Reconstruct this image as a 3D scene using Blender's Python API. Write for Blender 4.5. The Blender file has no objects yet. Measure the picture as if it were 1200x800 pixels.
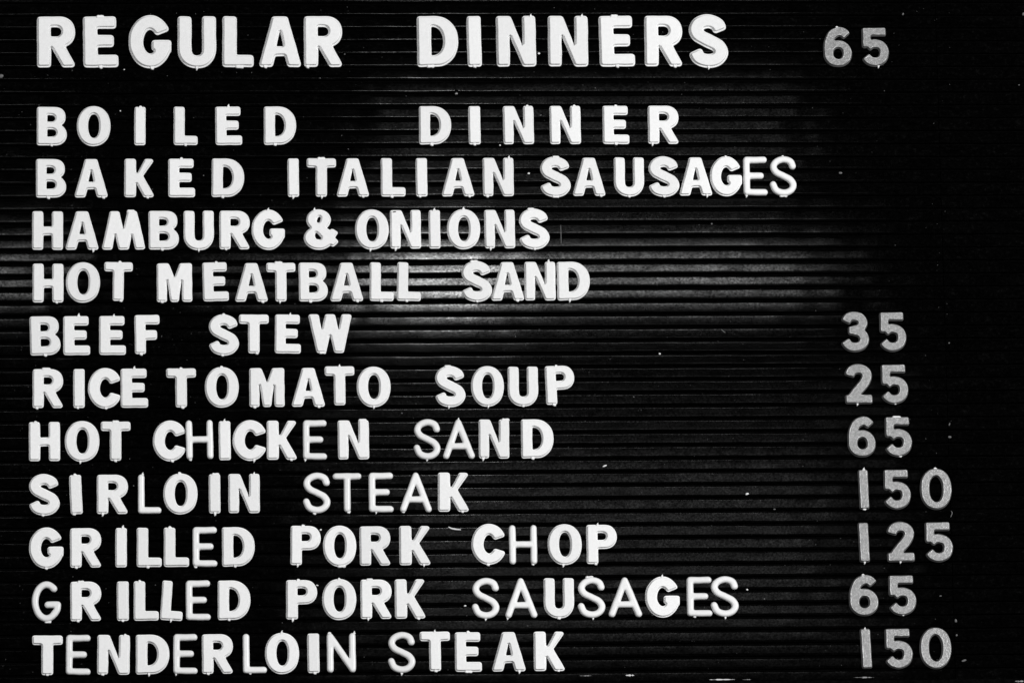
import bpy, bmesh, math, random
import numpy as np
from mathutils import Matrix, Vector, noise
from mathutils.geometry import tessellate_polygon
random.seed(7)
S = 0.00052                      # metres per unit; one unit is about one pixel of the 1200 px wide photograph
sc = bpy.context.scene
C = sc.collection

# ------------------------------------------------------------------ camera
F_PX, TP, TY, ROLL = 7000.0, 0.1884, 0.0640, -0.01645
d = Vector((-TY, -1, -TP)).normalized()
CAM = d * (F_PX * S)
FW = -d
_r = FW.cross(Vector((0, 0, 1))).normalized(); _u = _r.cross(FW)
RT = _r * math.cos(ROLL) + _u * math.sin(ROLL)
UP = _u * math.cos(ROLL) - _r * math.sin(ROLL)
cd = bpy.data.cameras.new('camera'); cam = bpy.data.objects.new('camera', cd); C.objects.link(cam)
cd.sensor_width = 36; cd.lens = F_PX * 36 / 1200; cd.clip_start = 0.1; cd.clip_end = 50
m = Matrix((RT, UP, -FW)).transposed().to_4x4(); m.translation = CAM
cam.matrix_world = m
sc.camera = cam

def on_board(x, y, z=0.0):
    """point of the board plane (units) seen at x, y of the photograph"""
    dd = FW * F_PX + RT * (x - 600) - UP * (y - 400)
    t = (-CAM.y - z * S) / dd.y
    p = CAM + dd * t
    return p.x / S, p.z / S

# ------------------------------------------------------------------ light
w = bpy.data.worlds.new('World'); sc.world = w; w.use_nodes = True
w.node_tree.nodes['Background'].inputs[0].default_value = (0.9, 0.9, 0.9, 1)
w.node_tree.nodes['Background'].inputs[1].default_value = 0.008
def area(name, loc, aim, sx, sy, power, spread=180):
    l = bpy.data.lights.new(name, 'AREA'); l.shape = 'RECTANGLE'; l.size = sx; l.size_y = sy; l.energy = power
    l.spread = math.radians(spread)
    o = bpy.data.objects.new(name, l); C.objects.link(o); o.location = loc
    o.rotation_euler = (Vector(aim) - Vector(loc)).to_track_quat('-Z', 'Y').to_euler()
    return o
area('key_lamp', (1.45, -2.0, 0.1), (0.10, 0, -0.06), 0.8, 0.6, 65)
area('fill_lamp', (-1.9, -2.1, 0.45), (0.05, 0, -0.05), 0.8, 0.7, 27)
def mirror_spot(px, py, dist):
    """where a lamp must hang for the flat crowns of the board to mirror it at pixel px, py"""
    u, v = on_board(px, py); p = Vector((u * S, 0, v * S))
    q = (p - CAM).normalized(); q.y = -q.y
    return p + q * dist, p
def reflected(name, px, py, wpx, hpx, radiance, dist=2.6):
    q, p = mirror_spot(px, py, dist); k = S * (F_PX * S + dist) / (F_PX * S)
    sx, sy = wpx * k, hpx * k
    area(name, q, p, sx, sy, radiance * math.pi * sx * sy)
reflected('added_glow_band', 650, 324, 470, 54, 9.0)  # from here on: unseen lamps added so the ridge crowns mirror a glow
reflected('added_glow_band_end', 905, 324, 70, 54, 5.0)
reflected('added_glow_band_tail', 960, 320, 70, 58, 1.2)
reflected('added_glow_band_side', 330, 320, 170, 46, 1.8)
reflected('added_glow_core', 520, 327, 84, 54, 32)
reflected('added_glow_halo', 512, 327, 190, 76, 9)
reflected('added_glow_left', 0, 322, 90, 50, 8)  # added lamps for the glow near the left edge
reflected('added_glow_patch', 72, 297, 52, 14, 7)
reflected('added_glow_low', 720, 640, 480, 200, 0.8)  # broad dim lamp, added only for a faint sheen on the lower rows
reflected('added_glow_low_edge', 700, 620, 700, 340, 0.25)
reflected('added_glow_high', 690, 165, 480, 130, 0.75)  # the same for the upper rows, an added lamp
sc.view_settings.view_transform = 'Standard'; sc.view_settings.look = 'None'
sc.view_settings.exposure = 0; sc.view_settings.gamma = 1
sc.render.engine = 'CYCLES'

# ------------------------------------------------------------------ materials
def new_mat(name):
    mt = bpy.data.materials.new(name); mt.use_nodes = True
    nt = mt.node_tree; return mt, nt, nt.nodes['Principled BSDF']
def ramp(nt, fac, stops):
    r = nt.nodes.new('ShaderNodeValToRGB')
    el = r.color_ramp.elements
    while len(el) < len(stops): el.new(0.5)
    for e, (p, v) in zip(el, stops): e.position = p; e.color = (v, v, v, 1)
    nt.links.new(fac, r.inputs[0]); return r.outputs[0]
def tex(nt, scale, detail=4, rough=0.6, stretch=(1, 1, 1), rnd=False, obj=True):
    tc = nt.nodes.new('ShaderNodeTexCoord'); mp = nt.nodes.new('ShaderNodeMapping')
    mp.inputs['Scale'].default_value = stretch
    nt.links.new(tc.outputs['Object'], mp.inputs[0])
    if rnd:
        oi = nt.nodes.new('ShaderNodeObjectInfo'); ml = nt.nodes.new('ShaderNodeMath'); ml.operation = 'MULTIPLY'
        ml.inputs[1].default_value = 9.0; nt.links.new(oi.outputs['Random'], ml.inputs[0])
        nt.links.new(ml.outputs[0], mp.inputs['Location'])
    n = nt.nodes.new('ShaderNodeTexNoise'); n.inputs['Scale'].default_value = scale
    n.inputs['Detail'].default_value = detail; n.inputs['Roughness'].default_value = rough
    nt.links.new(mp.outputs[0], n.inputs['Vector']); return n.outputs['Fac']
def bump(nt, bsdf, fac, strength, dist):
    b = nt.nodes.new('ShaderNodeBump'); b.inputs['Strength'].default_value = strength
    b.inputs['Distance'].default_value = dist
    nt.links.new(fac, b.inputs['Height']); nt.links.new(b.outputs[0], bsdf.inputs['Normal'])
def mulc(nt, a, b):
    x = nt.nodes.new('ShaderNodeMix'); x.data_type = 'RGBA'; x.blend_type = 'MULTIPLY'
    x.inputs['Factor'].default_value = 1
    nt.links.new(a, x.inputs['A']); nt.links.new(b, x.inputs['B']); return x.outputs['Result']

M_WHITE, nt, p = new_mat('white_plastic')
oi = nt.nodes.new('ShaderNodeObjectInfo')
tone = ramp(nt, oi.outputs['Random'], [(0, 0.76), (1, 0.84)])
mot = ramp(nt, tex(nt, 0.35, 3, 0.6, rnd=True), [(0.3, 0.93), (0.7, 1.0)])
nt.links.new(mulc(nt, tone, mot), p.inputs['Base Color'])
p.inputs['Roughness'].default_value = 0.38
bump(nt, p, tex(nt, 0.3, 3, 0.5, rnd=True), 0.25, 0.0003)

M_DARK, nt, p = new_mat('dark_digit_plastic')
p.inputs['Base Color'].default_value = (0.13, 0.13, 0.13, 1); p.inputs['Roughness'].default_value = 0.35

M_FACE, nt, p = new_mat('worn_digit_face')
nt.links.new(ramp(nt, tex(nt, 0.42, 5, 0.75, rnd=True), [(0.34, 0.18), (0.5, 0.25), (0.6, 0.33), (0.70, 0.55)]), p.inputs['Base Color'])
p.inputs['Roughness'].default_value = 0.2; p.inputs['Specular IOR Level'].default_value = 0.8
bump(nt, p, tex(nt, 0.5, 4, 0.6, rnd=True), 0.35, 0.0004)

M_EDGE_GLINT, nt, p = new_mat('digit_edge_glint')  # edge glints of the digits, put into the bevel colour as brighter patches
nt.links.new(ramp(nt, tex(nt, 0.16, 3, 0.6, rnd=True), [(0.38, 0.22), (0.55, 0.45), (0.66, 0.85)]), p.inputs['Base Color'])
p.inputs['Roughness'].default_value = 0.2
M_RIDGE, nt, p = new_mat('black_grooved_vinyl')
big = ramp(nt, tex(nt, 60, 3, 0.6, (1, 1, 3), rnd=True), [(0.3, 0.25), (0.7, 1.0)])
fin = ramp(nt, tex(nt, 620, 5, 0.75, (0.7, 1, 1), rnd=True), [(0.35, 0.0004), (0.55, 0.0012), (0.75, 0.007)])
nt.links.new(mulc(nt, big, fin), p.inputs['Base Color'])
p.inputs['Roughness'].default_value = 0.9; p.inputs['Specular IOR Level'].default_value = 0.0
bump(nt, p, tex(nt, 800, 5, 0.7, rnd=True), 0.3, 0.0003)
cw = mulc(nt, ramp(nt, tex(nt, 75, 3, 0.6, (1, 1, 3), rnd=True), [(0.32, 0.4), (0.68, 1.0)]), ramp(nt, tex(nt, 950, 5, 0.75, (0.8, 1, 1), rnd=True), [(0.38, 0.12), (0.52, 0.45), (0.66, 1.0)]))
nt.links.new(cw, p.inputs['Coat Weight'])
p.inputs['Coat Roughness'].default_value = 0.06
gn = nt.nodes.new('ShaderNodeNewGeometry'); nt.links.new(gn.outputs['Normal'], p.inputs['Coat Normal'])
M_SIDE, nt, p = new_mat('black_groove_vinyl')
nt.links.new(ramp(nt, tex(nt, 620, 5, 0.75, rnd=True), [(0.35, 0.0004), (0.55, 0.0012), (0.75, 0.005)]), p.inputs['Base Color'])
p.inputs['Roughness'].default_value = 0.9; p.inputs['Specular IOR Level'].default_value = 0.0
M_FRAME, nt, p = new_mat('black_painted_frame')
nt.links.new(ramp(nt, tex(nt, 300, 4, 0.6), [(0.4, 0.001), (0.8, 0.004)]), p.inputs['Base Color'])
p.inputs['Roughness'].default_value = 0.9; p.inputs['Specular IOR Level'].default_value = 0.0
M_DUST, nt, p = new_mat('pale_lint')
nt.links.new(ramp(nt, tex(nt, 3000, 2), [(0.3, 0.55), (0.7, 0.8)]), p.inputs['Base Color']); p.inputs['Roughness'].default_value = 0.8
M_DULL, nt, p = new_mat('grey_lint')
nt.links.new(ramp(nt, tex(nt, 3000, 2), [(0.3, 0.05), (0.7, 0.16)]), p.inputs['Base Color']); p.inputs['Roughness'].default_value = 0.8
M_LINT, nt, p = new_mat('dark_lint')
nt.links.new(ramp(nt, tex(nt, 500, 2), [(0.35, 0.015), (0.7, 0.09)]), p.inputs['Base Color']); p.inputs['Roughness'].default_value = 0.9
M_CHIP, nt, p = new_mat('dull_chip')
nt.links.new(ramp(nt, tex(nt, 900, 3), [(0.35, 0.03), (0.6, 0.3)]), p.inputs['Base Color']); p.inputs['Roughness'].default_value = 0.6
M_METAL, nt, p = new_mat('worn_pin_metal')
nt.links.new(ramp(nt, tex(nt, 1500, 3), [(0.35, 0.04), (0.6, 0.35)]), p.inputs['Base Color'])
p.inputs['Roughness'].default_value = 0.35; p.inputs['Metallic'].default_value = 0.7

# ------------------------------------------------------------------ helpers
def tag(o, label=None, cat=None, group=None, kind=None):
    if label: o['label'] = label
    if cat: o['category'] = cat
    if group: o['group'] = group
    if kind: o['kind'] = kind
    return o
def link(name, me, parent=None):
    o = bpy.data.objects.new(name, me); C.objects.link(o)
    if parent: o.parent = parent
    return o
def mesh(name, vs, fs, mat, smooth=None):
    me = bpy.data.meshes.new(name); me.from_pydata(vs, [], fs); me.materials.append(mat)
    if smooth is True: smooth = [True] * len(fs)
    if smooth: me.polygons.foreach_set('use_smooth', smooth)
    me.update(); return me

# ------------------------------------------------------------------ glyph shapes: signed fields from drawn outlines
H = 0.4
GX = np.arange(-5, 57, H); GY = np.arange(-5, 53, H)
XX, YY = np.meshgrid(GX, GY)
PTS = np.stack([XX.ravel(), YY.ravel()], 1)
def seg_dist(P, A, B):
    out = np.full(len(P), 1e9)
    for k in range(0, len(A), 64):
        a = A[k:k+64]; ab = B[k:k+64] - a
        ap = P[:, None, :] - a[None]
        t = np.clip((ap * ab).sum(2) / np.maximum((ab * ab).sum(1), 1e-9), 0, 1)
        q = ap - t[..., None] * ab
        out = np.minimum(out, (q * q).sum(2).min(1))
    return np.sqrt(out)
def poly(pts):
    A = np.array(pts, float); B = np.roll(A, -1, 0)
    dist = seg_dist(PTS, A, B)
    x, y = PTS[:, 0], PTS[:, 1]; ins = np.zeros(len(PTS), bool)
    for (x0, y0), (x1, y1) in zip(A, B):
        if y0 == y1: continue
        c = (y0 > y) != (y1 > y)
        ins ^= c & (x < (x1 - x0) * (y - y0) / (y1 - y0) + x0)
    return np.where(ins, -dist, dist)
def box(x0, y0, x1, y1): return poly([(x0, y0), (x1, y0), (x1, y1), (x0, y1)])
def se(c, s, n): return math.copysign(abs(c) ** (2 / n), c), math.copysign(abs(s) ** (2 / n), s)
def ell(cx, cy, rx, ry, n=2.15):
    pts = []
    for i in range(72):
        t = i * math.tau / 72; a, b = se(math.cos(t), math.sin(t), n); pts.append((cx + rx * a, cy + ry * b))
    return poly(pts)
def dsh(x0, y0, x1, y1, rx):
    ry = (y1 - y0) / 2; pts = [(x0, y1), (x0, y0)]
    for i in range(25):
        t = -math.pi / 2 + i * math.pi / 24; a, b = se(math.cos(t), math.sin(t), 2.2)
        pts.append((x1 - rx + rx * a, (y0 + y1) / 2 + ry * b))
    return poly(pts)
def U(*a): return np.minimum.reduce(a)
def sub(a, *b):
    for q in b: a = np.maximum(a, -q)
    return a
def spline(P, n=8):
    P = np.array(P, float); Q = np.vstack([2 * P[0] - P[1], P, 2 * P[-1] - P[-2]]); out = []
    for i in range(1, len(Q) - 2):
        for k in range(n):
            t = k / n; a, b, c, e = Q[i-1], Q[i], Q[i+1], Q[i+2]
            out.append(0.5 * (2*b + (c-a)*t + (2*a-5*b+4*c-e)*t*t + (3*b-a-3*c+e)*t**3))
    out.append(P[-1]); return np.array(out)
def stroke(P, wd, butt=(1, 1)):
    P = np.array(P, float); n = len(P)
    if not any(butt): return seg_dist(PTS, P[:-1], P[1:]) - wd / 2
    if n < 9: P = np.vstack([P[:1] + (P[-1:] - P[:1]) * t for t in np.linspace(0, 1, 17)]) if n == 2 else spline(P); n = len(P)
    q = max(2, n // 5); mid = seg_dist(PTS, P[q // 2 + 1:n - q // 2 - 2], P[q // 2 + 2:n - q // 2 - 1]) - wd / 2
    out = mid
    # the mid part ends in round caps that stay inside the end parts when those are long enough
    for Q, b in ((P[:q * 2], butt[0]), (P[::-1][:q * 2], butt[1])):
        dd = seg_dist(PTS, Q[:-1], Q[1:]) - wd / 2
        if b:
            t = (Q[0] - Q[1]) / np.linalg.norm(Q[0] - Q[1]); nn = np.array([-t[1], t[0]]); L = wd / 2 + 1.2
            cut = -poly([Q[0] - nn * L, Q[0] - nn * L + t * L, Q[0] + nn * L + t * L, Q[0] + nn * L])
            dd = np.maximum(dd, cut)
            # keep the round cap of the middle part from poking through the cut as well
            far = np.hypot(PTS[:, 0] - Q[0][0], PTS[:, 1] - Q[0][1])
            near_mid = seg_dist(PTS, P[n // 3:2 * n // 3 - 1], P[n // 3 + 1:2 * n // 3]) - wd / 2
            out = np.maximum(out, np.minimum(cut, 1e9)) if False else np.where(near_mid > 0, np.maximum(out, cut), out)
        out = np.minimum(out, dd)
    return out
def arc(cx, cy, rx, ry, a0, a1, n=40):
    return [(cx + rx * math.cos(math.radians(a0 + (a1 - a0) * i / n)), cy + ry * math.sin(math.radians(a0 + (a1 - a0) * i / n))) for i in range(n + 1)]
def thin(*lines): return U(*[stroke(l, 7.6, (0, 0)) for l in lines])
S_PATH = [(28.6, 31.6), (25.9, 37.8), (18.2, 41), (10.2, 38.7), (7, 33), (10.2, 27.3), (18, 23), (25.8, 18.8), (29, 12.8), (25.8, 7.1), (18, 4.9), (9.7, 7.3), (6, 14.2)]
W_ = lambda: U(poly([(0, 46), (12.2, 46), (20.5, 0), (9.8, 0)]), poly([(19.3, 46), (30.4, 46), (20.5, 0), (10.2, 0)]),
               poly([(19.9, 46), (31, 46), (40.1, 0), (29.8, 0)]), poly([(38.1, 46), (50.3, 46), (40.5, 0), (29.8, 0)]))
GLY = {
 'A': lambda: sub(poly([(0, 0), (12.4, 46), (26, 46), (38.4, 0)]), poly([(19.2, 33), (16.2, 18.8), (22.2, 18.8)]), poly([(12.3, -1), (15, 9.8), (23.4, 9.8), (26.1, -1)])),
 'B': lambda: sub(U(box(0, 0, 18, 46), dsh(0, 22, 33.6, 46, 13), dsh(0, 0, 35, 25.8, 14)), dsh(12.3, 28.4, 21.6, 36.4, 5), dsh(12.3, 10.6, 22.8, 19.3, 5)),
 'C': lambda: stroke(arc(19.3, 23, 12.6, 17.4, 24, 337), 13.2),
 'D': lambda: sub(dsh(0, 0, 38, 46, 22), dsh(13.2, 10.3, 24, 36.2, 10)),
 'E': lambda: U(box(0, 0, 13, 46), box(0, 34.8, 30, 46), box(0, 18, 27.7, 29.2), box(0, 0, 31.5, 11.4)),
 'F': lambda: U(box(0, 0, 13.4, 46), box(0, 34.8, 30.5, 46), box(0, 16.3, 27.2, 28)),
 'G': lambda: U(stroke(arc(19.1, 23, 12.6, 17.4, 26.5, 345), 13.2), box(20.3, 15, 37.9, 24.7), box(30, 13, 37.9, 24.7)),
 'H': lambda: U(box(0, 0, 13.2, 46), box(23.1, 0, 36.3, 46), box(0, 17.4, 36, 28)),
 'I': lambda: box(0, 0, 13.8, 46),
 'K': lambda: U(box(0, 0, 13.3, 46), poly([(10, 19.2), (23, 46), (34.8, 46), (21.3, 25.8), (16, 17)]), poly([(10, 23.5), (22, 0), (34.8, 0), (21.3, 25.8), (14, 30)])),
 'L': lambda: U(box(0, 0, 13.3, 46), box(0, 0, 28.7, 11.2)),
 'M': lambda: U(box(0, 0, 12, 46), box(29.7, 0, 41.7, 46), poly([(9.3, 46), (14.5, 46), (20.85, 29), (27.2, 46), (32.4, 46), (25.6, 0), (16.1, 0)])),
 'N': lambda: U(box(0, 0, 12.3, 46), box(24, 0, 36.3, 46), poly([(5, 46), (13.5, 46), (31.4, 0), (23.9, 0)])),
 'O': lambda: sub(ell(19.6, 23, 19.6, 24), ell(19.6, 23, 6.5, 14.2)),
 'P': lambda: sub(U(box(0, 0, 13.4, 46), dsh(0, 17.5, 35.5, 46, 15)), dsh(13, 28.2, 23, 36.4, 5)),
 'R': lambda: sub(U(box(0, 0, 12.9, 46), dsh(0, 18, 35, 46, 14.5), poly([(10, 24), (13.3, 18), (23.3, 0), (36.3, 0), (25, 21), (20, 26)])), dsh(12.7, 28, 22.4, 36.4, 5)),
 'S': lambda: stroke(spline(S_PATH), 12.6),
 'T': lambda: U(box(0, 34.9, 34.6, 46), box(10.6, 0, 24, 46)),
 'U': lambda: sub(U(box(0, 17, 35.5, 46), ell(17.75, 17, 17.75, 18)), box(13, 15, 22.5, 49), ell(17.75, 15.5, 4.75, 5)),
 'W': W_,
 '&': lambda: U(sub(ell(16.8, 34.6, 13.9, 12.6, 2.05), stroke([(16.6, 33), (17.6, 36.6)], 3.6, (0, 0))), sub(ell(16.8, 13, 16.8, 14, 2.05), poly([(13, 19.5), (15.2, 19), (20, 13), (18.5, 11.2), (14, 11.8), (12.4, 15)])),
                stroke([(17, 24), (36.2, 5.2)], 10), stroke([(27, 10), (35.3, 22.3)], 9.6)),
 'a': lambda: thin([(3.8, 3.2), (18.3, 42.4), (33.2, 3.2)], [(8.5, 14.5), (28.7, 14.5)]),
 'e': lambda: U(thin([(3.8, 3.8), (3.8, 42.2)], [(3.8, 42.2), (24.7, 42.5)], [(3.8, 23.3), (20.7, 23.3)], [(3.8, 3.8), (25, 3.4)]), box(0.3, 0.3, 4, 4), box(0.3, 42, 4, 45.8)),
 'g': lambda: thin(arc(17, 23, 13.2, 19.6, 48, 318), [(18.5, 19.2), (30.2, 19.2)], spline([(30.4, 19.2), (29.6, 14), (26.5, 8.8)])),
 'h': lambda: thin([(3.8, 3.8), (3.8, 42.2)], [(28.5, 3.8), (28.5, 42.2)], [(3.8, 23.2), (28, 23.2)]),
 'l': lambda: U(thin([(3.8, 42.2), (3.8, 3.8)], [(3.8, 3.8), (23.6, 3.8)]), box(0.3, 0.3, 4, 4)),
 'n': lambda: thin([(3.8, 3.8), (3.8, 42.2)], [(3.8, 42.2), (29.7, 3.8)], [(29.7, 3.8), (29.7, 42.2)]),
 's': lambda: stroke(spline([(27.3, 34.8), (24.7, 40.2), (16.5, 43), (7.9, 40), (4.6, 33.6), (8, 27.4), (16, 23.1), (24.2, 18.5), (27.6, 11.9), (24.2, 5.6), (16, 2.9), (7.6, 5.6), (3.8, 13)]), 7.6, (0, 0)),
 't': lambda: thin([(3.8, 42.2), (29.7, 42.2)], [(16.8, 42), (16.8, 3.8)]),
 '0': lambda: sub(ell(18.5, 23, 18.5, 24), ell(18.5, 23, 7.7, 15.2)),
 '1': lambda: box(0, 0, 12.5, 46),
 '2': lambda: U(sub(stroke(spline([(6.2, 32.5), (8.6, 38.6), (16, 41.4), (23.7, 38.6), (26.2, 32), (22.6, 23.6), (14.8, 14.6), (6, 3.5)]), 11.6), box(-5, -5, 40, 0)), box(1, 0, 31.8, 10.4)),
 '3': lambda: U(stroke(spline([(6, 34.2), (9.4, 39.9), (15.8, 41.4), (22.9, 39.3), (25.6, 33.7), (22.4, 27.4), (16, 25)]), 11, (1, 0)),
                stroke(spline([(16, 24.4), (23.4, 21.2), (26.9, 14.4), (23.6, 7.2), (16, 4.7), (9.2, 6.6), (5, 12.6)]), 11, (0, 1)), box(9.0, 19.8, 18, 29.4)),
 '5': lambda: U(box(1, 36.2, 28.4, 46), box(1, 22, 11, 46), stroke(spline([(6.2, 22.2), (10.8, 26), (16.5, 26.8), (23.3, 23.9), (26.2, 16), (23.1, 7.9), (16, 4.7), (9.2, 6.2), (4.4, 11.6)]), 10.6)),
 '6': lambda: U(stroke(spline([(27.2, 36), (23, 40.3), (16.8, 41.4), (9.8, 36.8), (5.9, 27), (5.5, 17)]), 11),
                sub(ell(16.3, 15, 16.3, 16, 2.05), ell(16.5, 15, 5.4, 6.6))),
}
def contours(Fv):
    """marching squares: closed loops (material on the left) at level 0 of field Fv on the grid"""
    F = Fv.reshape(XX.shape); F = np.where(np.abs(F) < 1e-6, 1e-6, F); nxt = {}
    ny, nx = F.shape; s = F < 0
    cells = (s[:-1, :-1].astype(int) + 2 * s[:-1, 1:] + 4 * s[1:, 1:] + 8 * s[1:, :-1])
    T = {1: [(3, 0)], 2: [(0, 1)], 3: [(3, 1)], 4: [(1, 2)], 5: [(3, 0), (1, 2)], 6: [(0, 2)], 7: [(3, 2)], 8: [(2, 3)], 9: [(2, 0)],
         10: [(0, 1), (2, 3)], 11: [(2, 1)], 12: [(1, 3)], 13: [(1, 0)], 14: [(0, 3)]}
    def key(i, j, e):
        return [('h', i, j), ('v', i, j + 1), ('h', i + 1, j), ('v', i, j)][e]
    for i, j in zip(*np.nonzero((cells > 0) & (cells < 15))):
        for a, b in T[cells[i, j]]: nxt[key(i, j, a)] = key(i, j, b)
    def pt(k):
        t, i, j = k; f0 = F[i, j]; f1 = F[i, j+1] if t == 'h' else F[i+1, j]; q = f0 / (f0 - f1)
        return (GX[j] + (H * q if t == 'h' else 0), GY[i] + (H * q if t == 'v' else 0))
    loops = []
    while nxt:
        k0 = next(iter(nxt)); L = []; k = k0
        while k in nxt:
            L.append(pt(k)); k = nxt.pop(k)
        if len(L) > 8: loops.append(np.array(L))
    return loops
def resample(L, step):
    Q = np.vstack([L, L[:1]]); dl = np.r_[0, np.cumsum(np.linalg.norm(np.diff(Q, axis=0), axis=1))]
    n = max(8, int(dl[-1] / step)); t = np.linspace(0, dl[-1], n, endpoint=False)
    return np.stack([np.interp(t, dl, Q[:, 0]), np.interp(t, dl, Q[:, 1])], 1)
def field_of(loops):
    A = np.vstack(loops); B = np.vstack([np.roll(l, -1, 0) for l in loops])
    return seg_dist(PTS, A, B)
def area2(L): return 0.5 * np.sum(L[:, 0] * np.roll(L[:, 1], -1) - np.roll(L[:, 0], -1) * L[:, 1])
def outline(code, r):
    f = GLY[code]()
    for sgn, rr in ((1, r),):
        l0 = [resample(l, 0.6) for l in contours(f)]
        dist = field_of(l0); sd = np.where(f < 0, -dist, dist)
        l1 = [resample(l, 0.6) for l in contours(sd + rr)]
        dist = field_of(l1); ins = (sd + rr) < 0
        f2 = np.where(ins, -dist, dist) - rr
    out = []
    for l in contours(f2):
        l = resample(l, 0.75)
        l = 0.5 * l + 0.25 * (np.roll(l, 1, 0) + np.roll(l, -1, 0))
        if area2(l) < 0: pass
        out.append(l)
    # material on the left for every loop: the largest loop is the outside one
    big = max(out, key=lambda q: abs(area2(q)))
    res = []
    for l in out:
        want = 1 if l is big else -1
        if area2(l) * want < 0: l = l[::-1].copy()
        res.append(l)
    res.sort(key=lambda q: -abs(area2(q)))
    return res
def inset(L, q):
    t = np.roll(L, -1, 0) - np.roll(L, 1, 0); t /= np.maximum(np.linalg.norm(t, axis=1), 1e-9)[:, None]
    n = np.stack([-t[:, 1], t[:, 0]], 1)        # points into the material
    R = L + n * q
    return R
BOLD_P = [(0, 0), (0, 0.9), (0.25, 1.3), (1.15, 1.4), (1.28, 1.7), (1.5, 3.7), (1.65, 4.3), (1.95, 4.7), (2.25, 4.8)]
THIN_P = [(0, 0), (0.0, 2.4), (0.25, 3.7), (0.7, 4.6), (1.3, 5.2), (2.0, 5.6), (2.6, 5.75), (3.0, 5.8)]
DIG_P = [(-0.3, 0), (-0.3, 1.3), (0.1, 1.8), (0.75, 4.6), (0.95, 5.2)]
DIGF_P = [(0.95, 5.2), (1.15, 5.75), (1.5, 5.95), (1.9, 5.8)]
def ring_mesh(name, loops, prof, mat, cap=True, flip180=None, wob=0.0):
    vs, fs, sm = [], [], []; last = []
    for L in loops:
        n = len(L); base = len(vs)
        for q, z in prof:
            for x, y in inset(L, q):
                if wob:
                    nv = noise.noise_vector(Vector((x * 0.11, y * 0.11, wob))) * 0.28
                    x += nv.x; y += nv.y
                if flip180: x, y = flip180 - x, 46 - y
                vs.append((x, y, z))
        for k in range(len(prof) - 1):
            a = base + k * n; b = a + n
            for i in range(n):
                j = (i + 1) % n; fs.append((a + i, a + j, b + j, b + i)); sm.append(not (prof is BOLD_P and k == 2))
        last.append([base + (len(prof) - 1) * n + i for i in range(n)])
    if cap:
        idx = [i for l in last for i in l]
        tris = tessellate_polygon([[Vector(vs[i]) for i in l] for l in last])
        for t in tris:
            a, b, c = [idx[i] for i in t]
            va, vb, vc = vs[a], vs[b], vs[c]
            if (vb[0]-va[0])*(vc[1]-va[1]) - (vb[1]-va[1])*(vc[0]-va[0]) < 0: b, c = c, b
            fs.append((a, b, c)); sm.append(False)
    return mesh(name, vs, fs, mat, sm)
WIDTH = dict(A=38.4, B=35, C=38.2, D=38, E=31.5, F=30.5, G=38, H=36.3, I=13.8, K=34.8, L=28.7, M=41.7, N=36.3, O=39.2, P=35.5, R=36.3, S=35.4, T=34.6,
             U=35.5, W=50.3, a=37, e=28.6, g=34, h=32.3, l=27.4, n=33.5, s=31.4, t=33.5)
WIDTH['&'] = 40; WIDTH.update({'0': 37, '1': 12.5, '2': 32, '3': 32.3, '5': 31.5, '6': 32.6}); WIDTH['w'] = 50.3
CACHE = {}
def paint_edge_glint(me, loops):  # gives the outer bevel rings the colour that stands for glints
    me.materials.append(M_EDGE_GLINT); idx = [0] * len(me.polygons); f = 0
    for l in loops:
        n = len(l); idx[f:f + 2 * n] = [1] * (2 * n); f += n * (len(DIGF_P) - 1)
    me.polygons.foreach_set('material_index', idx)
def glyph(code):
    if code in CACHE: return CACHE[code]
    if code == 'w':
        r = [ring_mesh('plastic_letter', outline('W', 2.3), BOLD_P, M_WHITE, flip180=50.3, wob=3.3)]
    elif code.isdigit():
        L = outline(code, 1.6)
        r = [ring_mesh('plastic_digit', L, DIG_P, M_DARK, cap=False, wob=ord(code)), ring_mesh('painted_face', L, DIGF_P, M_FACE, wob=ord(code))]; paint_edge_glint(r[1], L)
    elif code.islower():
        r = [ring_mesh('plastic_letter', outline(code, 3.3), THIN_P, M_WHITE, wob=ord(code))]
    else:
        r = [ring_mesh('plastic_letter', outline(code, 2.3), BOLD_P, M_WHITE, wob=ord(code))]
    allx = [v.co.x for v in r[0].vertices]; r.append((min(allx), max(allx)))
    CACHE[code] = r; return r

# moulding nubs left on the edges of the letters (local y points away from the letter)
def nub_mesh(kind, mat, seed):
    rnd = random.Random(seed)
    if kind == 'r': prof = [(-2.3, -1.5), (-2.0, 0.5), (-1.1, 1.5), (0.3, 1.8), (1.4, 1.2), (2.1, 0.2), (2.3, -1.5)]
    elif kind == 's': prof = [(-2.0, -1.5), (-1.5, 0.6), (-0.6, 1.6), (0.2, 3.0), (1.1, 3.2), (1.0, 1.4), (1.9, 0.3), (2.0, -1.5)]
    else: prof = [(-5, -1.5), (-4.8, 0.9), (-3.2, 1.7), (-0.8, 1.5), (2.0, 1.8), (4.2, 1.2), (4.8, 0.2), (4.9, -1.5)]
    prof = [(x + rnd.uniform(-.35, .35), y + rnd.uniform(-.25, .25) if y > 0 else y) for x, y in prof]
    n = len(prof); vs = []
    for z, k in ((0.1, 1.0), (1.6, 0.97), (2.5, 0.72)):
        for x, y in prof: vs.append((x * k, (y * k if y > 0 else y), z + (0.3 if z > 2 and y > 0 else 0)))
    fs = []
    for q in range(2):
        for i in range(n):
            j = (i + 1) % n; fs.append((q*n+j, q*n+i, (q+1)*n+i, (q+1)*n+j))
    fs.append(tuple(range(2*n, 3*n))[::-1])
    return mesh('moulding_nub', vs, fs, mat, [True] * (2*n) + [False])
NUBS = {(k, mt.name): [nub_mesh(k, mt, s + hash(k) % 7 if False else s) for s in range(4)] for k in 'rsf' for mt in (M_WHITE, M_DUST)}

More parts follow.
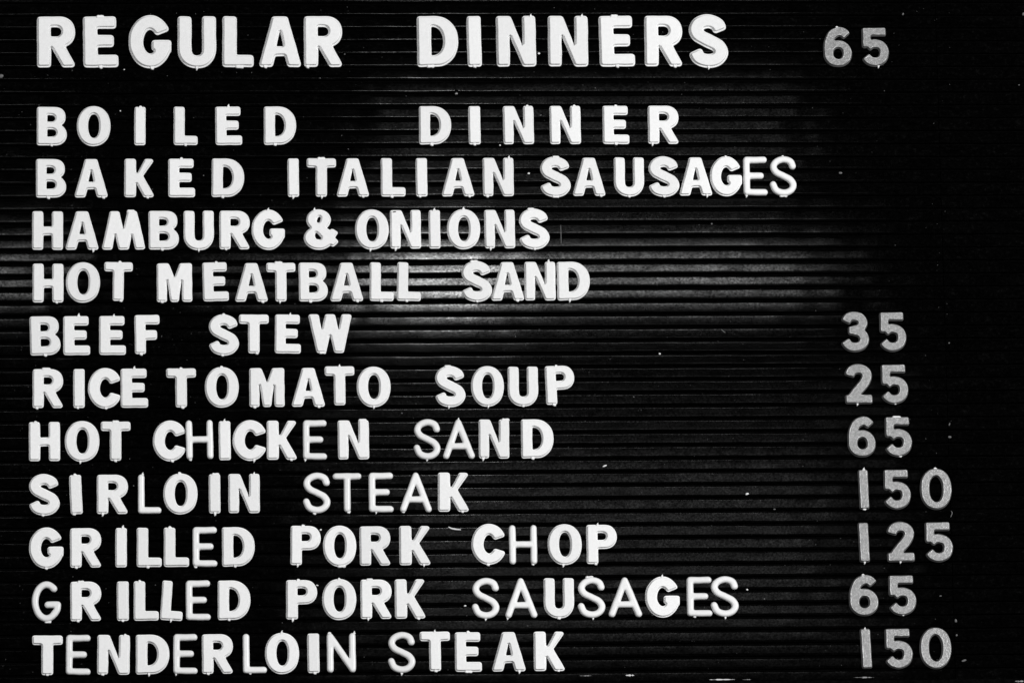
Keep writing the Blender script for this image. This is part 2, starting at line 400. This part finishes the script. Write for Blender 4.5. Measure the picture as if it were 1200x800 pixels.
# ------------------------------------------------------------------ the menu board
V0, VP = 298.12, 62.508                    # base line of text row k is V0 - VP * k
P = VP / 4                                 # spacing of the grooves
def base_v(k): return V0 - VP * k if k > 0 else V0 + VP / 2
U_SEAM = on_board(1114, 600)[0]; U_L = -720; U_R = 760
board = link('menu_board', None)
tag(board, 'black grooved menu board holding rows of white letters and grey prices', 'menu board')
def boxmesh(name, x0, x1, z0, z1, y0, y1, mat):
    bm = bmesh.new()
    v = [bm.verts.new((x * S, y * S, z * S)) for x in (x0, x1) for y in (y0, y1) for z in (z0, z1)]
    for f in ((0, 1, 3, 2), (4, 6, 7, 5), (0, 4, 5, 1), (2, 3, 7, 6), (0, 2, 6, 4), (1, 5, 7, 3)): bm.faces.new([v[i] for i in f])
    bmesh.ops.recalc_face_normals(bm, faces=bm.faces)
    bmesh.ops.bevel(bm, geom=bm.edges[:], offset=1.2 * S, segments=2, affect='EDGES')
    me = bpy.data.meshes.new(name); bm.to_mesh(me); bm.free(); me.materials.append(mat); return me
K0, K1 = -12, 42                          # groove numbers, counted downwards from the base line of row 1
V_TOP = base_v(1) - K0 * P
V_BOT = base_v(11) - 0.78 * P
link('backing_panel', boxmesh('backing_panel', U_L, U_R, V_BOT - 60, V_TOP + 20, 6.6, 16, M_FRAME), board)
def ridge_mesh(x0, x1, seed, hgt=P):
    nx = 150; hw = hgt / 2 - 0.9; cross = []
    for i in range(21):
        t = -1 + 2 * i / 20; cross.append((t * hw, -0.012 * abs(t) ** 2 - 2.6 * abs(t) ** 16))
    cross = [(-hw - 0.2, -7)] + cross + [(hw + 0.2, -7)]
    vs = []; fs = []
    for i in range(nx + 1):
        x = x0 + (x1 - x0) * i / nx
        for y, z in cross:
            q = noise.noise(Vector((x * 0.03, 0, seed * 7.1))) * 0.12 + noise.noise(Vector((x * 0.12, 0, seed * 3.3))) * 0.03
            vs.append((x * S, -(z + q - 0.15) * S, (y + q * 3) * S))
    n = len(cross)
    for i in range(nx):
        for j in range(n - 1): fs.append((i*n+j, (i+1)*n+j, (i+1)*n+j+1, i*n+j+1))
    me = mesh('ridge', vs, fs, M_RIDGE, True); me.materials.append(M_SIDE)
    me.polygons.foreach_set('material_index', [0 if 3 <= q % (n - 1) <= n - 5 else 1 for q in range(len(fs))])
    return me
RM = [ridge_mesh(U_L, U_SEAM - 0.4, s) for s in range(6)]
RM2 = [ridge_mesh(U_SEAM + 0.4, U_R, s + 20) for s in range(3)]
for k in range(K0, K1):
    vc = base_v(1) - (k + 0.5) * P
    if vc < V_BOT - 0.3 * P: break
    o = link('ridge', RM[(k * 5 + k // 6) % 6], board); o.location = (0, 0, vc * S)
    if vc < 130: 
        o = link('ridge', RM2[k % 3], board); o.location = (0, 0, vc * S)
    else:
        o = link('ridge', RM2[k % 3], board); o.location = (0, 0, vc * S)
link('bottom_frame', boxmesh('bottom_frame', U_L, U_R, V_BOT - 60, V_BOT, -1.0, 6.3, M_FRAME), board)

# ------------------------------------------------------------------ the letters.  glyph left right nubs tilt(deg, + leans right) dy
ROWS = [
 (0, 'heading', 'top heading', 'REGULAR;R 43.1 88.1 - ;E 96.9 138.8 t.5f,b.5r -0.6;G 150.6 200.8 b.55r;U 207.9 253.4 b.5s;L 260 297.5 b.55f .6;A 303.7 352.3 b.15r;R 355.9 401 b.1r'
  '|DINNERS;D 488.4 536.9 b.32f;I 546.5 564.4 b.5r -1;N 581.2 628 t.88s;N 641.9 689.1 t.85s;E 701.4 743.8 t.45f,b.5r -1;R 755 799.5 b.8r;S 807.2 853 b.5s'),
 (1, 'BOILED DINNER', '', 'BOILED;B 43 78.3 b.5r;O 90 129.5 -;I 157 170.8 t.55r .5;L 203 231.8 b.5r .6;E 252 283.7 t.5s -.5;D 309 347 b.35r'
  '|DINNER;D 490.8 528.7 b.4r;I 548.7 563 b.5r;N 589.3 625.5 t.8r;N 644 680.5 t.8r;E 706 737.3 t.5r,b.5r;R 759 795.2 b.15s'),
 (2, 'BAKED ITALIAN SAUSAGES', '', 'BAKED;B 42 77.5 b.42r;A 87.5 126 b.88r;K 145.5 180 b.8r;E 197 228.5 t.5r;D 247.5 286.5 b.35r 1'
  '|ITALIAN;I 336.8 350.3 b.5s;T 359.3 393.8 b.52s,t.5f;A 394.5 432 b.82r;L 446 475 b.45r;I 487 500.7 b.35r;A 517.5 555.5 b.85r;N 565.5 602 b.15r,t.85s'
  '|SAUSAGES;S 633 668.7 t.52f,b.5f;A 671.3 709 b.87r;U 719.3 754.8 b.5r;S 760 796 b.5r;A 796 834 b.85s;G 832 869.5 t.5r;e 871 899 b.12s;s 902 933 t.5r,b.5f'),
 (3, 'HAMBURG & ONIONS', '', 'HAMBURG;H 37.5 74 -;A 77 115.3 b.85s;w 119.5 169.7 t.68f;B 174 209.5 b.45r;U 215 250.7 b.5s;R 257 292.7 b.22r;G 294.8 333.8 t.5s'
  '|&;& 355.8 396 t.32s|ONIONS;O 416 455.5 b.45s;N 457 493.3 b.18s;I 502.3 516 t.5s;O 523.7 562.7 t.5s;N 567.5 603.5 b.2s;S 608.3 643.8 t.4f,b.5r'),
 (4, 'HOT MEATBALL SAND', '', 'HOT;H 38 74.5 b.78r;O 77.3 117.3 - 0 .6;T 121.5 155.8 t.55r,b.6r 1 1.5'
  '|MEATBALL;M 183.5 225.3 b.15r;E 237 268 t.55r -1 .8;A 275.5 313.5 b.85r;T 312 346.3 b.47s,t.42f;B 350 384 b.4r;A 387 425.2 b.83r;L 432.7 461.7 b.5r 1;L 464.5 494 b.42r 1.5'
  '|SAND;S 541 576.5 t.42f,b.5r;A 575.5 613.7 b.8r;N 614.5 651 t.78s;D 652.7 691.2 b.38s'),
 (5, 'BEEF STEW', '', 'BEEF;B 34.5 71 b.5r -1;E 74 105.5 t.58s;E 116 147.5 t.55s;F 157.3 187.7 b.25r -1 1'
  '|STEW;S 244.7 280 t.5r,b.45r;T 280 315 b.6r 0 1;E 321.7 353 t.58s .8 .8;W 361.5 412 b.32f 0 1'),
 (6, 'RICE TOMATO SOUP', '', 'RICE;R 38 74 t.45f,b.15r;I 85.7 99.3 b.4r;C 103 141.3 b.55r;E 141.3 173.5 t.5s'
  '|TOMATO;T 194.7 229.8 t.5r,b.55r;O 240 279.8 t.5r 0 .5;M 292 333.5 b.15r;A 342 380.5 b.82r;T 380.5 415.5 t.5s 0 1.5;O 418 457.7 b.5s'
  '|SOUP;S 510 545.5 t.42f,b.45s;O 552 590.5 b.52s;U 595 630.7 b.5r;P 638.3 674 t.4r,b.28r -2 1'),
 (7, 'HOT CHICKEN SAND', '', 'HOT;H 33.7 70.5 t.22r;O 76 116.5 b.45s;T 118 153 t.5f,b.5r'
  '|CHICKEN;C 179 217.5 b.6r;h 217.7 250 b.15r -.6 1;I 256 270.5 t.5s -.6;C 272.5 311.5 b.65s;K 312.5 347.5 b.82r;e 355 383 b.1s;N 395.7 432.5 t.8f'
  '|SAND;s 484.7 516 b.5s;a 519 556 t.5s;N 560.7 597 b.15s,t.88f .5;D 610.5 648.7 b.36r'),
 (8, 'SIRLOIN STEAK', '', 'SIRLOIN;S 34 70 b.45r;I 80.7 97 t.5r,b.3r -2.5;R 113.3 150 b.2s;l 161.7 189 t.2s;O 191.3 231.5 t.48r;I 244.5 258.3 t.6f,b.55s;N 267.5 304.5 t.82s'
  '|STEAK;s 355 387 b.42r;t 390 423.5 b.55r;e 432 461 b.3s;a 468.7 506 b.1r .6;K 513 549 b.8r'),
 (9, 'GRILLED PORK CHOP', '', 'GRILLED;G 34 74.5 b.5r;R 82 118.7 b.2r;I 135 148.7 t.65s;L 160 189.5 b.45r;L 191.7 221.5 t.25r;e 225.7 254.5 b.12r;D 260 298.5 b.4r'
  '|PORK;P 340 376 t.42r,b.25s 0.5 1;O 378.5 417.5 b.55f;R 421.3 457.5 -;K 467.7 504 b.8s|CHOP;C 552.3 591.5 b.5r 0 1;h 596.5 629.3 b.85r;O 641.7 681.7 b.45s;P 687 723 t.38s,b.3r'),
 (10, 'GRILLED PORK SAUSAGES', '', 'GRILLED;g 37.3 71.5 b.55f;R 82.3 118.7 t.35f,b.25r;I 136.7 151 b.5r;L 156.5 186 t.25r;L 187.5 216.3 b.5s 4;e 217.7 246.7 -;D 255 293.5 b.35r'
  '|PORK;P 335 371.7 t.4r,b.22s;O 377.5 417.5 t.5r;R 422.3 459 t.3f,b.25s;K 462.5 498 b.78r'
  '|SAUSAGES;s 553 585 b.5s;a 592 629.3 b.07s;U 637 672.8 b.5r;s 677 709 t.45f,b.55s;a 713 752 -;G 756 796.5 t.5s;e 804.7 834.3 b.3r;s 832.7 865.3 b.52s'),
 (11, 'TENDERLOIN STEAK', '', 'TENDERLOIN;T 37.5 73.5 b.5r;e 77 106.5 - .8;N 113.5 152.5 b.18r,t.85r .8;D 159 198.5 b.4s;e 203 231.5 b.12s;R 236.5 273 b.2r;l 284.5 312.5 b.3r;O 310.5 350.5 t.5s;I 360 374.3 b.6r;n 383 417 t.1r,t.95s'
  '|STEAK;s 454.5 486.5 b.5s;T 492 527.5 t.5s,b.52r 0 1;E 533 564.5 t.5r,b.5f;A 576.5 615.5 b.82s;K 625.3 661.3 b.8r'),
]
PRICES = [
 (0, 'heading', '65', '6 964.4 997.9 t.5r;5 1009.7 1041.3 b.6s'), (5, 'BEEF STEW', '35', '3 985.6 1018.3 -;5 1030.6 1062 -'),
 (6, 'RICE TOMATO SOUP', '25', '2 989.7 1022 b.45s;5 1032.5 1064.3 b.5r'), (7, 'HOT CHICKEN SAND', '65', '6 993 1026 -;5 1037 1068.7 t.45f,b.55r'),
 (8, 'SIRLOIN STEAK', '150', '1 1005.6 1018.3 t.6s,b.5r -1.5;5 1035.5 1067.3 -;0 1078 1115.3 t.5r'),
 (9, 'GRILLED PORK CHOP', '125', '1 1005.6 1018.8 b.5s -1.2;2 1039 1071.5 b.48s;5 1084 1116.6 -'),
 (10, 'GRILLED PORK SAUSAGES', '65', '6 994.7 1029.3 t.5r;5 1041.3 1073.7 b.5r'),
 (11, 'TENDERLOIN STEAK', '150', '1 1008 1021.5 t.5s -1.8;5 1037 1069.5 -;0 1077.5 1115 -')]
ORD = ['first', 'second', 'third', 'fourth', 'fifth', 'sixth', 'seventh', 'eighth', 'ninth', 'tenth']
nubrnd = random.Random(3)
def place(k, spec, label, cat, group):
    q = spec.split(); code = q[0]; xl, xr = float(q[1]), float(q[2])
    nubs = [] if len(q) < 4 or q[3] == '-' else q[3].split(',')
    tilt = float(q[4]) if len(q) > 4 else 0.0; dy = float(q[5]) if len(q) > 5 else 0.0
    big = (k == 0 and not code.isdigit())
    ymid = 170 + 61.7 * (k - 1) - 23 if k else (47 if big else 53)
    ul, ur = on_board(xl, ymid)[0], on_board(xr, ymid)[0]
    r = glyph(code); me = r[0]; x0, x1 = r[-1]
    hgt = VP if big else VP * 0.75
    sy = hgt / 46.0 * 0.985
    sx = (ur - ul) / (x1 - x0 + abs(math.sin(math.radians(tilt))) * 40)
    sz = 1.15 if big else 1.0
    o = link('plastic_digit' if cat == 'digit' else 'plastic_letter', me)
    o.scale = (sx * S, sy * S, sz * S)
    uc = (ul + ur) / 2; v = base_v(k) + 0.5 + dy
    jit = nubrnd.uniform(-0.35, 0.35)
    ang = math.radians(tilt + jit)
    # the origin is the middle of the letter's foot
    me_off = (x0 + x1) / 2
    if abs(me_off) > 1e-4 and not me.get('centred'):
        for mm in r[:-1]:
            for vv in mm.vertices: vv.co.x -= me_off
            mm['centred'] = 1
        r[-1] = (x0 - me_off, x1 - me_off)
    o.rotation_euler = (math.pi / 2, ang, 0)
    o.location = ((uc - math.sin(ang) * hgt / 2) * S, 0, v * S)
    tag(o, label, cat, group)
    if cat == 'digit': link('painted_face', r[1], o)
    W = x1 - x0; rnd_gl = code in 'OCGSUs0g&e236'
    for n in nubs:
        side, kind = n[0], n[-1]; fx = float(n[1:-1])
        nm = nubrnd.choice(NUBS[(kind, (M_WHITE if cat != 'digit' else M_DUST).name)])
        c = link('moulding_nub', nm, o)
        yy = 0.2 if side == 'b' else 45.8
        if code in 'OCGSsg0&36U':
            if side == 'b': yy -= 0.9
            elif code != 'U': yy += 0.9
        kk = 1.0 / sx, 1.0 / sy
        c.location = ((fx - 0.5) * W, yy, 0)
        fl = nubrnd.choice((-1, 1)); mg = nubrnd.uniform(0.8, 1.15)
        c.scale = (kk[0] * mg, kk[1] * mg, 1.0)
        c.rotation_euler = (0, 0, math.pi if side == 'b' else 0)
    return o
for k, rowname, extra, text in ROWS:
    for word in text.split('|'):
        parts = word.split(';'); wn = parts[0]
        for i, sp in enumerate(parts[1:]):
            code = sp.split()[0]; th = code.islower() and code != 'w'; ch = 'M' if code == 'w' else code.upper()
            st = 'thin rounded' if th else ('large bold' if k == 0 else 'bold')
            if wn == '&': lab = 'bold white plastic ampersand between HAMBURG and ONIONS'
            else:
                where = 'of the top heading' if k == 0 else 'in the %s row' % rowname
                lab = '%s white plastic %s, %s letter of %s %s' % (st, ch, ORD[i], wn, where)
                if code == 'w': lab = 'splayed bold white M, third letter of HAMBURG in the HAMBURG & ONIONS row'
                if k == 10 and i == 4 and wn == 'GRILLED': lab = 'leaning white L, fifth letter of GRILLED in the GRILLED PORK SAUSAGES row'
            gr = 'large letters of the heading' if k == 0 else ('thin rounded white letters' if th else 'bold white letters on the board')
            o = place(k, sp, lab, 'letter', gr)
            if wn == 'ONIONS' and i == 1:      # small dark nick in the face
                nv = [(-2.2, -0.7, 0), (-1.4, 0.5, 0), (0.6, 0.8, 0), (2.3, 0.9, 0), (2.0, -0.1, 0), (0.2, -0.5, 0), (0.1, 0.1, 0.25)]
                nk = link('surface_nick', mesh('surface_nick', nv, [(q, (q + 5) % 6, 6) for q in range(6)], M_FRAME), o)
                nk.location = (-13.2, 43.0, 4.85)
for k, rowname, num, text in PRICES:
    for i, sp in enumerate(text.split(';')):
        ch = sp.split()[0]
        where = 'beside the top heading' if k == 0 else 'in the %s row' % rowname
        place(k, sp, 'worn grey digit %s, %s digit of price %s %s' % (ch, ORD[i], num, where), 'digit', 'grey price digits')

# ------------------------------------------------------------------ pin, fibres, dust
def lathe(name, prof, mat, n=20):
    vs, fs = [], []
    for r, z in prof:
        for i in range(n): vs.append((r * math.cos(i * math.tau / n) * S, -z * S, r * math.sin(i * math.tau / n) * S))
    for k in range(len(prof) - 1):
        for i in range(n):
            j = (i + 1) % n; fs.append((k*n+i, k*n+j, (k+1)*n+j, (k+1)*n+i))
    fs.append(tuple((len(prof)-1)*n + i for i in range(n))); return mesh(name, vs, fs, mat, True)
u, v = on_board(535, 108)
pin = link('screw', lathe('screw', [(4.2, -3), (4.2, -1.2), (3.6, -0.4), (2.2, 0.1), (0.5, 0.3)], M_FRAME)); pin.location = (u * S, 0, v * S)
tag(pin, 'small dark screw sunk in the board above the D of DINNER', 'screw')
g = link('screw_tip', lathe('screw_tip', [(1.9, -1), (1.8, 0.6), (1.1, 1.3), (0.3, 1.4)], M_METAL, 9), pin); g.location = (-0.3 * S, 0, -2 * S)
def fibre(pts, rad, mat, label, z=1.2):
    P3 = []
    for x, y in spline(pts, 6):
        u, v = on_board(x, y); P3.append(Vector((u * S, -z * S, v * S)))
    vs, fs = [], []; n = 6
    for i, p in enumerate(P3):
        t = (P3[min(i+1, len(P3)-1)] - P3[max(i-1, 0)]).normalized(); a = Vector((0, 1, 0)); b = t.cross(a).normalized()
        rr = rad * (0.55 + 0.45 * math.sin(math.pi * (i + 0.5) / len(P3))) * S
        for q in range(n):
            an = q * math.tau / n; vs.append(p + a * math.cos(an) * rr + b * math.sin(an) * rr)
    for i in range(len(P3) - 1):
        for q in range(n):
            j = (q + 1) % n; fs.append((i*n+q, i*n+j, (i+1)*n+j, (i+1)*n+q))
    fs.append(tuple(range(n))); fs.append(tuple(range((len(P3)-1)*n, len(P3)*n)))
    o = link('fibre', mesh('fibre', vs, fs, mat, True)); tag(o, label, 'fibre', 'loose fibres on the board'); return o
fibre([(525.5, 617.3), (529, 619), (534, 620), (540, 620.5)], 1.0, M_DUST, 'short curved white fibre left of CHOP, above the gap')
fibre([(657, 264), (657.3, 275), (657.5, 286)], 0.55, M_DULL, 'thin upright grey fibre right of ONIONS')
fibre([(1114.5, 598.5), (1115.6, 600.5), (1115, 603), (1113.8, 606)], 0.6, M_DULL, 'tiny hooked grey fibre below the 0 of SIRLOIN STEAK price')
fibre([(629, 312), (630, 318), (628.5, 322)], 0.01, M_DULL, 'x') if False else None
fibre([(845, 386), (847, 388), (850, 390)], 0.6, M_DULL, 'faint slanted grey fibre left of the price 35')
fibre([(749.5, 491.5), (751, 490.3)], 0.6, M_DULL, 'faint fibre right of SAND in HOT CHICKEN SAND row') if False else None
def blob(rx, ry, rz, seed, mat, name='dust_speck'):
    bm = bmesh.new(); bmesh.ops.create_icosphere(bm, subdivisions=1, radius=1)
    for vtx in bm.verts:
        q = 1 + 0.45 * noise.noise(vtx.co * 1.7 + Vector((seed, 0, 0)))
        vtx.co = Vector((vtx.co.x * rx * q * S, vtx.co.y * rz * q * S, vtx.co.z * ry * q * S))
    me = bpy.data.meshes.new(name); bm.to_mesh(me); bm.free(); me.materials.append(mat)
    me.polygons.foreach_set('use_smooth', [True] * len(me.polygons)); return me
SPECKS = [
 (1.5, 89.5, 3.2, 2.6, 0, 'dull grey fluff at the left edge of the picture below the heading'),
 (631.5, 63, 1.8, 1.4, 1, 'white speck between the two N of DINNERS in the heading'),
 (619.5, 203.5, 1.6, 1.3, 1, 'white dust speck between ITALIAN and SAUSAGES'),
 (633.5, 135.5, 1.3, 0.9, 0, 'small speck between the two N of DINNER'),
 (586, 170.5, 1.2, 1, 1, 'small white speck at the lower left foot of the first N of DINNER'),
 (141, 130.3, 1, 1, 1, 'tiny speck between O and I of BOILED'),
 (145.5, 82, 1, 0.8, 1, 'tiny speck below the heading between its E and G'),
 (375, 92, 1, 0.8, 0, 'tiny speck below the last R of REGULAR'),
 (404, 64, 1, 0.9, 0, 'tiny speck right of the last R of REGULAR'),
 (773, 414.5, 1.5, 1.3, 1, 'white dust speck right of BEEF STEW, midway to the price'),
 (708.5, 545.8, 3.0, 1.2, 1, 'flat white crumb right of the HOT CHICKEN SAND row'),
 (875.5, 578.5, 2.1, 1.6, 1, 'bright white crumb left of the price 150 of SIRLOIN STEAK'),
 (907.5, 596.5, 1.6, 1, 0, 'grey crumb just below the bright crumb of the SIRLOIN STEAK row'),
 (875.5, 690.5, 1.5, 1.2, 1, 'small white speck right of SAUSAGES in the bottom half'),
 (895.5, 701.5, 1.1, 1.0, 0, 'faint speck right of the last S of GRILLED PORK SAUSAGES'),
 (545, 709.5, 1.6, 1.2, 1, 'white speck just left of SAUSAGES in the GRILLED PORK SAUSAGES row'),
 (1113, 512, 2.2, 1.6, 0, 'grey fluff on the board seam right of the price 65'),
 (1112.5, 497, 1.0, 2.2, 0, 'upright grey fluff on the board seam above the other fluff'),
 (1112, 402, 1.1, 1.1, 0, 'faint grey speck right of the price 35 near the seam'),
 (1120, 727, 1.4, 2.6, 0, 'upright grey fluff between the last two prices at the seam'),
 (1121, 744, 1.2, 1.6, 0, 'small grey fluff above right of the lowest price'),
 (1129.5, 773.5, 3.6, 1.4, 0, 'grey fluff right of the lowest price 150'),
 (1058, 17, 1.2, 1.9, 0, 'faint speck above right of the top price 65'),
 (1102, 698, 1.5, 1.0, 0, 'dull speck right of the price 65 in GRILLED PORK SAUSAGES row'),
 (834, 262.5, 1.2, 1.3, 0, 'faint speck below the last letters of BAKED ITALIAN SAUSAGES'),
 (156.5, 569, 0.9, 0.9, 0, 'tiny speck between R and L of SIRLOIN'),
 (375.8, 620.5, 1.4, 1.2, 1, 'white speck at the upper right of the P of PORK CHOP row'),
 (371.8, 685.5, 1.5, 0.9, 1, 'white burr at the upper right of P in PORK SAUSAGES row'),
 (604, 394.5, 0.9, 0.8, 0, 'tiny speck right of BEEF STEW below SAND'),
 (742.5, 465, 1.1, 0.9, 0, 'tiny speck right of SOUP'),
 (1199, 17, 1.4, 2.4, 0, 'faint speck at the top right corner'),
 (1194, 100, 1.1, 0.9, 0, 'faint speck at the right edge below the corner'),
 (985, 203, 2.3, 1.6, 0, 'faint grey smudge of lint right of BAKED ITALIAN SAUSAGES'),
 (470.8, 484, 1, 1, 0, 'tiny speck above SAND in the HOT CHICKEN SAND row'),
 (238.5, 206, 0.9, 0.9, 0, 'tiny speck between E and D of BAKED'),
]
SM = {(i, mm): blob(1, 1, 0.7, i * 5.3, (M_DULL, M_DUST)[mm]) for i in range(4) for mm in (0, 1)}
for i, (x, y, rx, ry, br, lab) in enumerate(SPECKS):
    u, v = on_board(x, y); o = link('dust_speck', SM[(i % 4, br)]); o.location = (u * S, -0.9 * S, v * S)
    o.scale = (rx, 1.0, ry); o.rotation_euler = (0, random.uniform(-.4, .4), 0)
    tag(o, lab, 'dust', 'dust specks on the board')
# chips of bare material along the bottom edge of the board
CHIPS = [(686, 791.5, 7, .8, 'left'), (738, 791, 5, 1.5, 'second'), (846, 796, 15, 1.0, 'long middle'), (875, 796, 5, .7, 'small middle'),
         (1012, 793.5, 12, 1.0, 'long right'), (1195, 798, 6, 1.2, 'far right')]
for i, (x, y, hl, ry, nm) in enumerate(CHIPS):
    u, v = on_board(x, y); n = 14; vs = []; fs = []
    rr = random.Random(i)
    for q in range(n):
        t = -1 + 2 * q / (n - 1); hh = ry * (1 - abs(t) ** 3) * rr.uniform(.1, 1.0) + .08
        for a, b in ((-hh, 0), (-hh * .4, .8), (hh * .4, .8), (hh, 0)): vs.append((t * hl * S, -(b + .2) * S, a * S))
    for q in range(n - 1):
        for a in range(3): fs.append((q*4+a, (q+1)*4+a, (q+1)*4+a+1, q*4+a+1))
    o = link('paint_chip', mesh('paint_chip', vs, fs, M_DUST if i in (1, 2) else M_CHIP, True)); o.location = (u * S, -1.6 * S, v * S)
    tag(o, '%s pale chip mark along the bottom edge of the board' % nm, 'chip', 'chips along the bottom edge')
# fine lint scattered over the whole board: one mass
vs, fs = [], []
rr = random.Random(11)
for q in range(1000):
    x = rr.uniform(0, 1120); y = rr.uniform(5, 790)
    k = (on_board(x, y)[1] - base_v(1)) / P; fr = k - math.floor(k)
    if fr < 0.12 or fr > 0.88: continue
    u, v = on_board(x, y); s = rr.uniform(0.2, 0.5) * (1.6 if rr.random() < 0.06 else 1); st = rr.uniform(1, 2.2); an = rr.uniform(0, 3.14); b0 = len(vs)
    ca, sa = math.cos(an), math.sin(an)
    for dx, dz, dy in ((-st, 0, 0), (0, -1, 0), (st, 0, 0), (0, 1, 0), (0, 0, 1.2)):
        X = dx * s; Z = dz * s; vs.append(((u + X * ca - Z * sa) * S, -(0.25 + dy * s) * S, (v + X * sa + Z * ca) * S))
    fs += [(b0, b0+1, b0+4), (b0+1, b0+2, b0+4), (b0+2, b0+3, b0+4), (b0+3, b0, b0+4)]
o = link('lint', mesh('lint', vs, fs, M_LINT, True)); tag(o, 'fine grey lint scattered over the black ridges', 'lint', kind='stuff')
